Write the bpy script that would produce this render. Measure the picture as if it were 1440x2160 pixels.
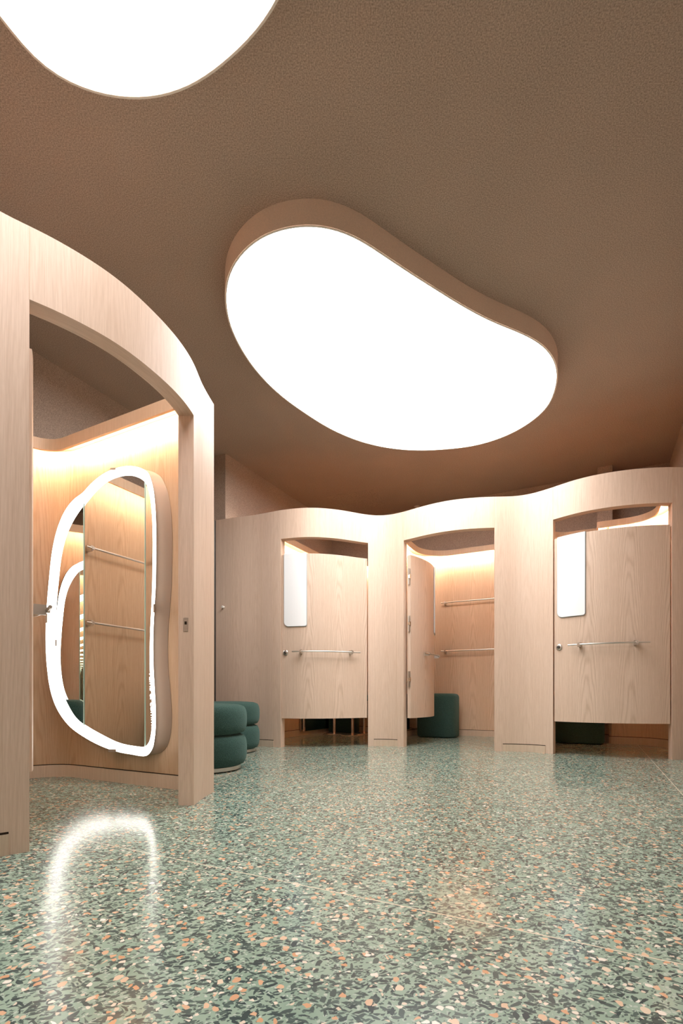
import bpy, bmesh, math, random
from mathutils import Vector, Matrix

# ------------------------------------------------------------------ clear
for o in list(bpy.data.objects):
    bpy.data.objects.remove(o, do_unlink=True)
SC = bpy.context.scene
COL = SC.collection
random.seed(4)

# ------------------------------------------------------------------ camera
F = 1033.0            # focal length in pixels of the 1440 x 2160 frame
HX, HY = 720.0, 1465.0
CAM = 0.5             # lens height
U = 0.5               # plan unit (camera heights -> metres)
cam = bpy.data.cameras.new('camera')
cam.sensor_fit = 'VERTICAL'
cam.sensor_height = 36.0
cam.sensor_width = 24.0
cam.lens = F / 2160.0 * 36.0
cam.shift_y = (HY - 1080.0) / 2160.0
cam.clip_start = 0.02
camo = bpy.data.objects.new('camera', cam)
COL.objects.link(camo)
camo.location = (0, 0, CAM)
camo.rotation_euler = (math.pi / 2, 0, 0)
SC.camera = camo

# ------------------------------------------------------------------ light levels
LAMP = 10.2            # radiance of the big ceiling diffusers
COVE = 95.0           # radiance of the warm cove strips
RING = 6.8            # radiance of the mirror light rings
SC.view_settings.view_transform = 'Standard'
SC.view_settings.look = 'None'
SC.view_settings.gamma = 1.0
SC.view_settings.exposure = 0.0
SC.view_settings.use_curve_mapping = False
w = bpy.data.worlds.new('world')
SC.world = w
w.use_nodes = True
w.node_tree.nodes['Background'].inputs[0].default_value = (1, .95, .9, 1)
w.node_tree.nodes['Background'].inputs[1].default_value = 0.05
SC.cycles.caustics_reflective = False
SC.cycles.max_bounces = 24
SC.cycles.diffuse_bounces = 6
SC.cycles.glossy_bounces = 22

# ------------------------------------------------------------------ coordinates
SN, CS = math.sin(math.radians(27.13)), math.cos(math.radians(27.13))

def DS(d, s):
    """building axes (d: away from the lens, s: to the right), plan units -> metres"""
    return Vector(((SN * d + CS * s) * U, (CS * d - SN * s) * U))

def ray(px):
    return (px - HX) / F

def on_d(px, d):
    r = ray(px)
    t = d / (r * SN + CS)
    return r * t * U, t * U

def at_z(px, py, z):
    Y = (z - CAM) * F / (HY - py)
    return Vector((ray(px) * Y, Y, z))

# ------------------------------------------------------------------ materials
MATS = {}

def new_mat(name):
    m = bpy.data.materials.new(name)
    m.use_nodes = True
    nt = m.node_tree
    return m, nt, nt.nodes['Principled BSDF']

def N(nt, typ, **kw):
    n = nt.nodes.new(typ)
    for k, v in kw.items():
        setattr(n, k, v)
    return n

def L(nt, a, b):
    nt.links.new(a, b)

def mth(nt, op, a, b=None, c=None, clamp=False):
    n = N(nt, 'ShaderNodeMath', operation=op, use_clamp=clamp)
    for i, v in enumerate((a, b, c)):
        if v is None:
            continue
        if isinstance(v, (int, float)):
            n.inputs[i].default_value = v
        else:
            L(nt, v, n.inputs[i])
    return n.outputs[0]

def ramp(nt, fac, stops):
    r = N(nt, 'ShaderNodeValToRGB')
    els = r.color_ramp.elements
    while len(els) < len(stops):
        els.new(0.5)
    for e, (p, c) in zip(els, stops):
        e.position = p
        e.color = (*c, 1) if len(c) == 3 else c
    L(nt, fac, r.inputs[0])
    return r.outputs[0]

def mix(nt, fac, a, b, mode='MIX'):
    n = N(nt, 'ShaderNodeMix', data_type='RGBA', blend_type=mode)
    for sock, v in ((n.inputs[0], fac), (n.inputs[6], a), (n.inputs[7], b)):
        if isinstance(v, (int, float)):
            sock.default_value = v
        elif isinstance(v, tuple):
            sock.default_value = (*v, 1)
        else:
            L(nt, v, sock)
    return n.outputs[2]

def wood(name, base, cath=0.5, grain=1.0, period=0.22, rough=0.42, off=0.0):
    m, nt, b = new_mat(name)
    uv = N(nt, 'ShaderNodeUVMap')
    uv.uv_map = 'UVMap'
    sep = N(nt, 'ShaderNodeSeparateXYZ')
    L(nt, uv.outputs[0], sep.inputs[0])
    u, v = sep.outputs[0], sep.outputs[1]
    def scaled(su, sv, **kw):
        mp = N(nt, 'ShaderNodeMapping')
        mp.inputs['Scale'].default_value = (su, sv, 1)
        mp.inputs['Location'].default_value = (off * 3.1, off * 1.7, off)
        L(nt, uv.outputs[0], mp.inputs[0])
        t = N(nt, 'ShaderNodeTexNoise', noise_dimensions='2D')
        t.inputs['Scale'].default_value = 1.0
        t.inputs['Detail'].default_value = kw.get('detail', 3)
        t.inputs['Roughness'].default_value = kw.get('rough', .6)
        L(nt, mp.outputs[0], t.inputs['Vector'])
        return t.outputs[0]
    warp = scaled(9, 1.1, detail=2)
    warp2 = scaled(40, 3.0, detail=2)
    fine = scaled(330, 7, detail=3)
    mid = scaled(75, 1.1, detail=3)
    flakes = scaled(170, 26, detail=1)
    tone = scaled(3.2, .25, detail=1)
    ul = mth(nt, 'PINGPONG', mth(nt, 'ADD', u, off + 5.03), period / 2)
    q = mth(nt, 'MULTIPLY', mth(nt, 'POWER', ul, 2.0), 560.0)
    f = mth(nt, 'ADD', mth(nt, 'MULTIPLY', v, 4.2), q)
    f = mth(nt, 'ADD', f, mth(nt, 'MULTIPLY', warp, 3.0))
    f = mth(nt, 'ADD', f, mth(nt, 'MULTIPLY', warp2, .5))
    sn = mth(nt, 'SINE', mth(nt, 'MULTIPLY', f, 6.2832))
    sn = mth(nt, 'POWER', mth(nt, 'MULTIPLY_ADD', sn, .5, .5), 2.5)
    dark = mth(nt, 'MULTIPLY', sn, .17 * cath)
    g1 = mth(nt, 'MULTIPLY', mth(nt, 'SUBTRACT', fine, .5), .34 * grain)
    g2 = mth(nt, 'MULTIPLY', mth(nt, 'SUBTRACT', mid, .5), .22 * grain)
    g3 = mth(nt, 'MULTIPLY', mth(nt, 'SUBTRACT', flakes, .5), .08 * grain)
    g4 = mth(nt, 'MULTIPLY', mth(nt, 'SUBTRACT', tone, .5), .16)
    val = mth(nt, 'SUBTRACT', 1.0, dark)
    for g in (g1, g2, g3, g4):
        val = mth(nt, 'ADD', val, g)
    cr = N(nt, 'ShaderNodeCombineColor')
    L(nt, mth(nt, 'MULTIPLY', mth(nt, 'POWER', val, .8), base[0]), cr.inputs[0])
    L(nt, mth(nt, 'MULTIPLY', val, base[1]), cr.inputs[1])
    L(nt, mth(nt, 'MULTIPLY', mth(nt, 'POWER', val, 1.25), base[2]), cr.inputs[2])
    L(nt, cr.outputs[0], b.inputs['Base Color'])
    b.inputs['Roughness'].default_value = rough
    b.inputs['Specular IOR Level'].default_value = .32
    bp = N(nt, 'ShaderNodeBump')
    bp.inputs['Strength'].default_value = .06
    bp.inputs['Distance'].default_value = .002
    L(nt, fine, bp.inputs['Height'])
    L(nt, bp.outputs[0], b.inputs['Normal'])
    MATS[name] = m
    return m

OAK = (.685, .52, .412)
wood('oak_veneer', OAK, cath=.3, off=.0)
wood('oak_door', (.695, .535, .427), cath=.95, period=.30, off=.11)
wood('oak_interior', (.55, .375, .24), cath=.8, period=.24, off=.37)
wood('oak_cubicle', (.66, .475, .335), cath=.8, period=.24, off=.37)  # interior oak in a lighter copy, its colour making up for dimmer cove light
wood('oak_edge', (.60, .43, .295), cath=.0, grain=.8, off=.71)
wood('oak_baseboard', (.63, .49, .375), cath=.3, grain=.8, off=.91)

def plaster(name, base, sc=190.0, contrast=.30, bump=.12):
    m, nt, b = new_mat(name)
    g = N(nt, 'ShaderNodeNewGeometry')
    n = N(nt, 'ShaderNodeTexNoise')
    n.inputs['Scale'].default_value = sc
    n.inputs['Detail'].default_value = 2
    L(nt, g.outputs['Position'], n.inputs['Vector'])
    n2 = N(nt, 'ShaderNodeTexNoise')
    n2.inputs['Scale'].default_value = 3.0
    n2.inputs['Detail'].default_value = 5
    L(nt, g.outputs['Position'], n2.inputs['Vector'])
    v = mth(nt, 'MULTIPLY_ADD', mth(nt, 'SUBTRACT', n.outputs[0], .5), contrast * 5, 1.0)
    v = mth(nt, 'ADD', v, mth(nt, 'MULTIPLY', mth(nt, 'SUBTRACT', n2.outputs[0], .5), .14))
    c = mix(nt, 1.0, base, v, 'MULTIPLY')
    L(nt, c, b.inputs['Base Color'])
    b.inputs['Roughness'].default_value = .95
    b.inputs['Specular IOR Level'].default_value = .1
    bp = N(nt, 'ShaderNodeBump')
    bp.inputs['Strength'].default_value = bump
    bp.inputs['Distance'].default_value = .004
    L(nt, n.outputs[0], bp.inputs['Height'])
    L(nt, bp.outputs[0], b.inputs['Normal'])
    MATS[name] = m
    return m

plaster('ceiling_plaster', (.43, .347, .29))
plaster('lamp_plaster', (.84, .68, .56), bump=.05, contrast=.06)

def simple(name, col, rough=.5, metal=0.0, spec=.5):
    m, nt, b = new_mat(name)
    n = N(nt, 'ShaderNodeTexNoise')
    n.inputs['Scale'].default_value = 60
    n.inputs['Detail'].default_value = 2
    r = mth(nt, 'MULTIPLY_ADD', n.outputs[0], .08, rough - .04)
    L(nt, r, b.inputs['Roughness'])
    b.inputs['Base Color'].default_value = (*col, 1)
    b.inputs['Metallic'].default_value = metal
    b.inputs['Specular IOR Level'].default_value = spec
    MATS[name] = m
    return m

simple('brushed_steel', (.66, .63, .59), .32, 1.0)
simple('polished_steel', (.86, .79, .73), .16, 1.0)
simple('satin_steel', (.95, .82, .72), .24, .95)
simple('dark_metal', (.10, .095, .09), .45, .8)
simple('white_acrylic', (.93, .955, .98), .16)
simple('grey_acrylic', (.33, .37, .39), .35)
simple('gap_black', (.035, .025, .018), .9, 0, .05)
simple('mirror_back', (.40, .315, .25), .6)
simple('glass_edge', (.55, .78, .66), .2)
simple('white_plastic', (.8, .76, .7), .4)
simple('brown_block', (.22, .09, .045), .5)

m, nt, b = new_mat('mirror_glass')
b.inputs['Base Color'].default_value = (.86, .87, .85, 1)
b.inputs['Metallic'].default_value = 1.0
b.inputs['Roughness'].default_value = 0.0
MATS['mirror_glass'] = m

def emit(name, col, s):
    m = bpy.data.materials.new(name)
    m.use_nodes = True
    nt = m.node_tree
    nt.nodes.clear()
    o = N(nt, 'ShaderNodeOutputMaterial')
    e = N(nt, 'ShaderNodeEmission')
    e.inputs[0].default_value = (*col, 1)
    e.inputs[1].default_value = s
    L(nt, e.outputs[0], o.inputs[0])
    MATS[name] = m

emit('lamp_diffuser', (1.0, .955, .925), LAMP)
emit('cove_led', (1.0, .80, .60), COVE)
emit('cove_led_cubicle', (1.0, .80, .60), COVE * 1.35)
emit('ring_led', (1.0, .93, .85), RING)

def fabric():
    m, nt, b = new_mat('green_boucle')
    tc = N(nt, 'ShaderNodeTexCoord')
    n = N(nt, 'ShaderNodeTexNoise')
    n.inputs['Scale'].default_value = 210
    n.inputs['Detail'].default_value = 3
    L(nt, tc.outputs['Object'], n.inputs['Vector'])
    v = N(nt, 'ShaderNodeTexVoronoi')
    v.inputs['Scale'].default_value = 260
    L(nt, tc.outputs['Object'], v.inputs['Vector'])
    h = mth(nt, 'ADD', n.outputs[0], mth(nt, 'MULTIPLY', v.outputs['Distance'], .6))
    c = ramp(nt, h, [(.35, (.016, .036, .032)), (.7, (.030, .066, .058)), (1.0, (.05, .10, .088))])
    L(nt, c, b.inputs['Base Color'])
    b.inputs['Roughness'].default_value = .95
    b.inputs['Specular IOR Level'].default_value = .1
    b.inputs['Sheen Weight'].default_value = .25
    b.inputs['Sheen Tint'].default_value = (.5, .75, .7, 1)
    bp = N(nt, 'ShaderNodeBump')
    bp.inputs['Strength'].default_value = .55
    bp.inputs['Distance'].default_value = .004
    L(nt, h, bp.inputs['Height'])
    L(nt, bp.outputs[0], b.inputs['Normal'])
    MATS['green_boucle'] = m
fabric()

def terrazzo():
    m, nt, b = new_mat('terrazzo')
    g = N(nt, 'ShaderNodeNewGeometry')
    wn = N(nt, 'ShaderNodeTexNoise', noise_dimensions='2D')
    wn.inputs['Scale'].default_value = 55
    wn.inputs['Detail'].default_value = 2
    L(nt, g.outputs['Position'], wn.inputs['Vector'])
    wv = N(nt, 'ShaderNodeVectorMath', operation='MULTIPLY_ADD')
    L(nt, wn.outputs['Color'], wv.inputs[0])
    wv.inputs[1].default_value = (.005, .005, 0)
    L(nt, g.outputs['Position'], wv.inputs[2])
    P = wv.outputs[0]
    def chips(rot, sx, sy, share, gap, off, lim=.62):
        mp = N(nt, 'ShaderNodeMapping')
        mp.inputs['Rotation'].default_value = (0, 0, math.radians(rot))
        mp.inputs['Location'].default_value = (off, off * .7, 0)
        mp.inputs['Scale'].default_value = (sx, sy, 1)
        mp.vector_type = 'TEXTURE'
        # texture mapping: rotate first, then squeeze
        mp.vector_type = 'POINT'
        r1 = N(nt, 'ShaderNodeVectorRotate', rotation_type='Z_AXIS')
        r1.inputs['Angle'].default_value = math.radians(rot)
        L(nt, P, r1.inputs['Vector'])
        mp.inputs['Rotation'].default_value = (0, 0, 0)
        L(nt, r1.outputs[0], mp.inputs[0])
        a = N(nt, 'ShaderNodeTexVoronoi', voronoi_dimensions='2D', feature='F1')
        e = N(nt, 'ShaderNodeTexVoronoi', voronoi_dimensions='2D', feature='DISTANCE_TO_EDGE')
        for t in (a, e):
            t.inputs['Scale'].default_value = 1.0
            L(nt, mp.outputs[0], t.inputs['Vector'])
        sp = N(nt, 'ShaderNodeSeparateColor')
        L(nt, a.outputs['Color'], sp.inputs[0])
        pick = mth(nt, 'LESS_THAN', sp.outputs[0], share)
        # each chip has its own margin, so sizes differ
        mar = mth(nt, 'MULTIPLY_ADD', sp.outputs[1], gap * 2.2, gap)
        ins = mth(nt, 'MULTIPLY', mth(nt, 'SUBTRACT', e.outputs['Distance'], mar), 30.0, clamp=True)
        rad = mth(nt, 'MULTIPLY', mth(nt, 'SUBTRACT', lim, a.outputs['Distance']), 30.0, clamp=True)
        msk = mth(nt, 'MULTIPLY', mth(nt, 'MULTIPLY', pick, ins), rad)
        return msk, sp.outputs[2]
    # sage matrix with small pale and dark grit
    nz = N(nt, 'ShaderNodeTexNoise', noise_dimensions='2D')
    nz.inputs['Scale'].default_value = 9
    nz.inputs['Detail'].default_value = 6
    L(nt, g.outputs['Position'], nz.inputs['Vector'])
    col = ramp(nt, nz.outputs[0], [(.3, (.24, .35, .278)), (.7, (.318, .428, .345))])
    layers = [
        (12, 150, 150, .22, .05, 1.3, .62, [(.0, (.36, .45, .40)), (1, (.50, .57, .51))]),
        (71, 190, 130, .22, .06, 7.7, .6, [(.0, (.055, .09, .082)), (1, (.13, .18, .16))]),
        (-40, 120, 210, .20, .06, 1.9, .6, [(.0, (.045, .075, .072)), (1, (.11, .16, .145))]),
        (33, 46, 130, .24, .06, 3.1, .56, [(.0, (.036, .060, .063)), (1, (.085, .13, .115))]),
        (-28, 42, 120, .24, .06, 5.9, .56, [(.0, (.034, .055, .060)), (1, (.09, .135, .12))]),
        (-78, 36, 88, .18, .07, 9.2, .52, [(.0, (.032, .050, .056)), (1, (.075, .115, .105))]),
        (3, 48, 115, .20, .06, 4.7, .54, [(.0, (.032, .052, .058)), (1, (.08, .12, .11))]),
        (5, 105, 105, .085, .06, 4.4, .5, [(.0, (.62, .50, .38)), (1, (.78, .72, .62))]),
        (50, 58, 66, .10, .07, 2.2, .46, [(.0, (.60, .32, .17)), (.55, (.66, .40, .25)), (1, (.72, .52, .36))]),
        (-60, 50, 60, .09, .07, 8.3, .46, [(.0, (.61, .33, .18)), (.5, (.67, .43, .28)), (1, (.74, .62, .48))]),
        (20, 64, 74, .035, .06, 6.6, .46, [(.0, (.72, .64, .52)), (1, (.84, .82, .76))]),
    ]
    for rot, sx, sy, share, gap, off, lim, stops in layers:
        msk, rnd = chips(rot, sx, sy, share, gap, off, lim)
        col = mix(nt, msk, col, ramp(nt, rnd, stops))
    # slab joints along the building axes
    sp = N(nt, 'ShaderNodeSeparateXYZ')
    L(nt, g.outputs['Position'], sp.inputs[0])
    x, y = sp.outputs[0], sp.outputs[1]
    dd = mth(nt, 'ADD', mth(nt, 'MULTIPLY', x, SN), mth(nt, 'MULTIPLY', y, CS))
    ss = mth(nt, 'SUBTRACT', mth(nt, 'MULTIPLY', x, CS), mth(nt, 'MULTIPLY', y, SN))
    j1 = mth(nt, 'LESS_THAN', mth(nt, 'ABSOLUTE', mth(nt, 'SUBTRACT', dd, 1.096)), .0021)
    j2 = mth(nt, 'LESS_THAN', mth(nt, 'ABSOLUTE', mth(nt, 'SUBTRACT', ss, .400)), .0021)
    col = mix(nt, mth(nt, 'MAXIMUM', j1, j2), col, (.66, .60, .47))
    L(nt, col, b.inputs['Base Color'])
    b.inputs['Roughness'].default_value = .17
    b.inputs['IOR'].default_value = 1.5
    b.inputs['Specular IOR Level'].default_value = .5
    MATS['terrazzo'] = m
terrazzo()

# ------------------------------------------------------------------ mesh helpers
ORG = {}

def finish(name, verts, faces, mat, parent=None, uvs=None, origin=None, smooth=False, angle=40):
    """link verts (world metres) as one object; uv in metres"""
    if parent is not None:
        origin = ORG[parent.name]
    if origin is None:
        n = max(1, len(verts))
        origin = (sum(v[0] for v in verts) / n, sum(v[1] for v in verts) / n, min(v[2] for v in verts))
    origin = Vector(origin)
    me = bpy.data.meshes.new(name)
    me.from_pydata([tuple(Vector(v) - origin) for v in verts], [], faces)
    me.update()
    if uvs is None:
        lay = me.uv_layers.new(name='UVMap')
        for p in me.polygons:
            n = p.normal
            for li in p.loop_indices:
                v = Vector(verts[me.loops[li].vertex_index])
                if abs(n.z) > .7:
                    uv = (v.y * SN - v.x * CS, v.x * SN + v.y * CS)
                else:
                    h = Vector((-n.y, n.x, 0))
                    if h.length > 1e-6:
                        h.normalize()
                    uv = (v.x * h.x + v.y * h.y, v.z)
                lay.data[li].uv = uv
    else:
        lay = me.uv_layers.new(name='UVMap')
        k = 0
        for p, fu in zip(me.polygons, uvs):
            for li, uv in zip(p.loop_indices, fu):
                lay.data[li].uv = uv
    bm = bmesh.new()
    bm.from_mesh(me)
    bmesh.ops.recalc_face_normals(bm, faces=bm.faces)
    bm.to_mesh(me)
    bm.free()
    if isinstance(mat, str):
        mat = [mat]
    for mm in mat:
        me.materials.append(MATS[mm])
    if smooth:
        for p in me.polygons:
            p.use_smooth = True
        try:
            me.set_sharp_from_angle(angle=math.radians(angle))
        except Exception:
            pass
    o = bpy.data.objects.new(name, me)
    COL.objects.link(o)
    if parent is not None:
        o.parent = parent
    else:
        o.location = origin
    ORG[o.name] = origin
    return o

def root(name, loc, label=None, cat=None, group=None):
    o = bpy.data.objects.new(name, None)
    o.empty_display_size = .1
    COL.objects.link(o)
    o.location = loc
    ORG[o.name] = Vector(loc)
    tag(o, label, cat, group)
    return o

def tag(o, label=None, cat=None, group=None, kind=None):
    if label: o['label'] = label
    if cat: o['category'] = cat
    if group: o['group'] = group
    if kind: o['kind'] = kind
    return o

class MB:
    def __init__(s):
        s.v, s.f = [], []
    def add(s, v, f):
        k = len(s.v)
        s.v += [tuple(x) for x in v]
        s.f += [tuple(i + k for i in q) for q in f]
        return s
    def obox(s, c, ax, ay, az):
        """box around c with half-axis vectors"""
        c, ax, ay, az = Vector(c), Vector(ax), Vector(ay), Vector(az)
        v = [c + i * ax + j * ay + k * az for i in (-1, 1) for j in (-1, 1) for k in (-1, 1)]
        f = [(0, 1, 3, 2), (4, 6, 7, 5), (0, 4, 5, 1), (2, 3, 7, 6), (0, 2, 6, 4), (1, 5, 7, 3)]
        return s.add(v, f)
    def tube(s, pts, r, n=12):
        pts = [Vector(p) for p in pts]
        rings = []
        for i, p in enumerate(pts):
            t = (pts[min(i + 1, len(pts) - 1)] - pts[max(i - 1, 0)]).normalized()
            up = Vector((0, 0, 1)) if abs(t.z) < .9 else Vector((1, 0, 0))
            a = t.cross(up).normalized()
            bb = t.cross(a).normalized()
            rings.append([p + r * (math.cos(q) * a + math.sin(q) * bb) for q in [2 * math.pi * k / n for k in range(n)]])
        v = [x for rg in rings for x in rg]
        f = []
        for i in range(len(rings) - 1):
            for k in range(n):
                f.append((i * n + k, i * n + (k + 1) % n, (i + 1) * n + (k + 1) % n, (i + 1) * n + k))
        f.append(tuple(range(n)))
        f.append(tuple((len(rings) - 1) * n + k for k in range(n)))
        return s.add(v, f)
    def lathe(s, c, prof, n=48, axis=None):
        """profile [(r, h)] about an axis (default up) through c"""
        c = Vector(c)
        az = Vector(axis or (0, 0, 1)).normalized()
        ref = Vector((1, 0, 0)) if abs(az.x) < .9 else Vector((0, 1, 0))
        ax = az.cross(ref).normalized()
        ay = az.cross(ax).normalized()
        v, f = [], []
        for (r, h) in prof:
            for k in range(n):
                q = 2 * math.pi * k / n
                v.append(c + az * h + ax * (r * math.cos(q)) + ay * (r * math.sin(q)))
        for i in range(len(prof) - 1):
            for k in range(n):
                f.append((i * n + k, i * n + (k + 1) % n, (i + 1) * n + (k + 1) % n, (i + 1) * n + k))
        f.append(tuple(range(n)))
        f.append(tuple((len(prof) - 1) * n + k for k in range(n)))
        return s.add(v, f)
    def build(s, name, mat, parent=None, smooth=True, origin=None, angle=40):
        return finish(name, s.v, s.f, mat, parent, None, origin, smooth, angle)

def catmull(pts, sub=12, closed=False):
    pts = [Vector(p) for p in pts]
    n = len(pts)
    out = []
    rng = n if closed else n - 1
    for i in range(rng):
        if closed:
            p0, p1, p2, p3 = pts[(i - 1) % n], pts[i], pts[(i + 1) % n], pts[(i + 2) % n]
        else:
            p0, p1, p2, p3 = pts[max(i - 1, 0)], pts[i], pts[i + 1], pts[min(i + 2, n - 1)]
        d1 = max((p1 - p0).length, 1e-6) ** .5
        d2 = max((p2 - p1).length, 1e-6) ** .5
        d3 = max((p3 - p2).length, 1e-6) ** .5
        for k in range(sub):
            t = k / sub
            # centripetal form through Bezier handles
            m1 = (p2 - p1) + ((p1 - p0) / d1 - (p2 - p0) / (d1 + d2)) * d2 if (p1 - p0).length > 1e-6 else (p2 - p1)
            m2 = (p2 - p1) + ((p3 - p2) / d3 - (p3 - p1) / (d2 + d3)) * d2 if (p3 - p2).length > 1e-6 else (p2 - p1)
            h00 = 2 * t ** 3 - 3 * t ** 2 + 1
            h10 = t ** 3 - 2 * t ** 2 + t
            h01 = -2 * t ** 3 + 3 * t ** 2
            h11 = t ** 3 - t ** 2
            out.append(h00 * p1 + h10 * m1 + h01 * p2 + h11 * m2)
    if not closed:
        out.append(pts[-1])
    return out

def arclen(pts):
    a = [0.0]
    for i in range(1, len(pts)):
        a.append(a[-1] + (pts[i] - pts[i - 1]).length)
    return a

def sample(pts, a, s):
    if s <= 0: return pts[0] + (pts[1] - pts[0]).normalized() * s
    if s >= a[-1]: return pts[-1] + (pts[-1] - pts[-2]).normalized() * (s - a[-1])
    lo, hi = 0, len(a) - 1
    while hi - lo > 1:
        md = (lo + hi) // 2
        if a[md] <= s: lo = md
        else: hi = md
    t = (s - a[lo]) / max(a[hi] - a[lo], 1e-9)
    return pts[lo].lerp(pts[hi], t)

def resample(pts, step, closed=False):
    if closed: pts = pts + [pts[0]]
    a = arclen(pts)
    n = max(2, int(round(a[-1] / step)))
    out = [sample(pts, a, a[-1] * i / n) for i in range(n + 1)]
    return out[:-1] if closed else out

def smooth_line(pts, it):
    for _ in range(it):
        pts = [pts[0]] + [(pts[i - 1] + 2 * pts[i] + pts[i + 1]) / 4 for i in range(1, len(pts) - 1)] + [pts[-1]]
    return pts

def offset(pts, d):
    """shift a plan line to its left by d (right when negative)"""
    out = []
    n = len(pts)
    for i in range(n):
        t = (pts[min(i + 1, n - 1)] - pts[max(i - 1, 0)])
        t.normalize()
        out.append(pts[i] + Vector((-t.y, t.x)) * d)
    return out

def fillet(pts, r, seg=8):
    """round the inner corners of a plan line; r a number or one per corner"""
    out = [pts[0]]
    for i in range(1, len(pts) - 1):
        rr = r if isinstance(r, (int, float)) else r[i - 1]
        a = (pts[i - 1] - pts[i]).normalized()
        b_ = (pts[i + 1] - pts[i]).normalized()
        if rr <= 1e-5:
            out.append(pts[i]); continue
        ang = a.angle(b_)
        tl = rr / math.tan(ang / 2)
        p, q = pts[i] + a * tl, pts[i] + b_ * tl
        bis = (a + b_).normalized()
        c = pts[i] + bis * (rr / math.sin(ang / 2))
        va, vb = p - c, q - c
        tot = va.angle(vb)
        sg = 1 if va.x * vb.y - va.y * vb.x > 0 else -1
        for k in range(seg + 1):
            th = sg * tot * k / seg
            out.append(c + Vector((va.x * math.cos(th) - va.y * math.sin(th), va.x * math.sin(th) + va.y * math.cos(th))))
    out.append(pts[-1])
    return out

def ribbon(front, back, zs, hole=None, us=None):
    """solid curved sheet between two plan lines; zs levels; hole(col, row) -> True where open.
    Returns verts, faces, uvs"""
    n, m = len(front), len(zs)
    if us is None: us = arclen(front)
    v = []
    for z in zs:
        for p in front: v.append((p.x, p.y, z))
    for z in zs:
        for p in back: v.append((p.x, p.y, z))
    B = n * m
    f, uv = [], []
    solid = lambda c, r: 0 <= c < n - 1 and 0 <= r < m - 1 and not (hole and hole(c, r))
    th = (front[0] - back[0]).length
    for r in range(m - 1):
        for c in range(n - 1):
            if not solid(c, r): continue
            i, j, k, l = r * n + c, r * n + c + 1, (r + 1) * n + c + 1, (r + 1) * n + c
            q = [(us[c], zs[r]), (us[c + 1], zs[r]), (us[c + 1], zs[r + 1]), (us[c], zs[r + 1])]
            f.append((i, j, k, l)); uv.append(q)
            f.append((B + j, B + i, B + l, B + k)); uv.append([q[1], q[0], q[3], q[2]])
            if not solid(c - 1, r):
                f.append((B + i, i, l, B + l)); uv.append([(0, zs[r]), (th, zs[r]), (th, zs[r + 1]), (0, zs[r + 1])])
            if not solid(c + 1, r):
                f.append((j, B + j, B + k, k)); uv.append([(0, zs[r]), (th, zs[r]), (th, zs[r + 1]), (0, zs[r + 1])])
            if not solid(c, r - 1):
                f.append((B + i, B + j, j, i)); uv.append([(0, us[c]), (0, us[c + 1]), (th, us[c + 1]), (th, us[c])])
            if not solid(c, r + 1):
                f.append((l, k, B + k, B + l)); uv.append([(0, us[c]), (0, us[c + 1]), (th, us[c + 1]), (th, us[c])])
    used = sorted({i for q in f for i in q})
    mp = {a: b_ for b_, a in enumerate(used)}
    return [v[i] for i in used], [tuple(mp[i] for i in q) for q in f], uv

def sheet(name, front, thick, z0, z1, mat, parent=None, side=1, origin=None):
    """curved sheet standing on z0..z1; thickness to the left (side=1) of the line"""
    v, f, uv = ribbon(front, offset(front, side * thick), [z0, z1])
    return finish(name, v, f, mat, parent, uv, origin, True, 35)

def slab(name, poly, z0, z1, mat, parent=None, smooth=False, angle=40):
    n = len(poly)
    v = [(p[0], p[1], z0) for p in poly] + [(p[0], p[1], z1) for p in poly]
    f = [tuple(range(n)), tuple(range(n, 2 * n))] + [(i, (i + 1) % n, n + (i + 1) % n, n + i) for i in range(n)]
    return finish(name, v, f, mat, parent, None, None, smooth, angle)

# ------------------------------------------------------------------ room shell
CEIL = 2.90
ZR = 2.24             # top of the wavy booth front
ZRO = 1.9675          # head of its openings
D_BACK, D_REAR = 12.1, -4.5
S_LEFT, S_RIGHT = -6.95, 1.42

def quad_ds(d0, d1, s0, s1):
    return [DS(d0, s0), DS(d1, s0), DS(d1, s1), DS(d0, s1)]

tag(slab('floor', quad_ds(D_REAR, D_BACK + .2, S_LEFT - .2, S_RIGHT + .2), -.06, 0, 'terrazzo'), kind='structure')
tag(slab('ceiling', quad_ds(D_REAR, D_BACK + .2, S_LEFT - .2, S_RIGHT + .2), CEIL, CEIL + .06, 'ceiling_plaster'), kind='structure')
tag(slab('wall_left', quad_ds(D_REAR, D_BACK + .2, S_LEFT - .2, S_LEFT), 0, CEIL, 'ceiling_plaster'), kind='structure')
tag(slab('wall_right', quad_ds(D_REAR, D_BACK + .2, S_RIGHT, S_RIGHT + .2), 0, CEIL, 'ceiling_plaster'), kind='structure')
tag(slab('wall_back', quad_ds(D_BACK, D_BACK + .2, S_LEFT, S_RIGHT), 0, CEIL, 'ceiling_plaster'), kind='structure')
tag(slab('wall_rear', quad_ds(D_REAR - .2, D_REAR, S_LEFT, S_RIGHT), 0, CEIL, 'oak_veneer'), kind='structure')
# dropped box along the left wall above the first cubicle
tag(slab('wall_pilaster', quad_ds(11.68, D_BACK, .09, .37), ZR + .01, CEIL, 'ceiling_plaster'), kind='structure')
tag(slab('wall_bulkhead', quad_ds(7.62, D_BACK, S_LEFT, -6.50), ZR + .002, CEIL, 'ceiling_plaster'), kind='structure')

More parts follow.
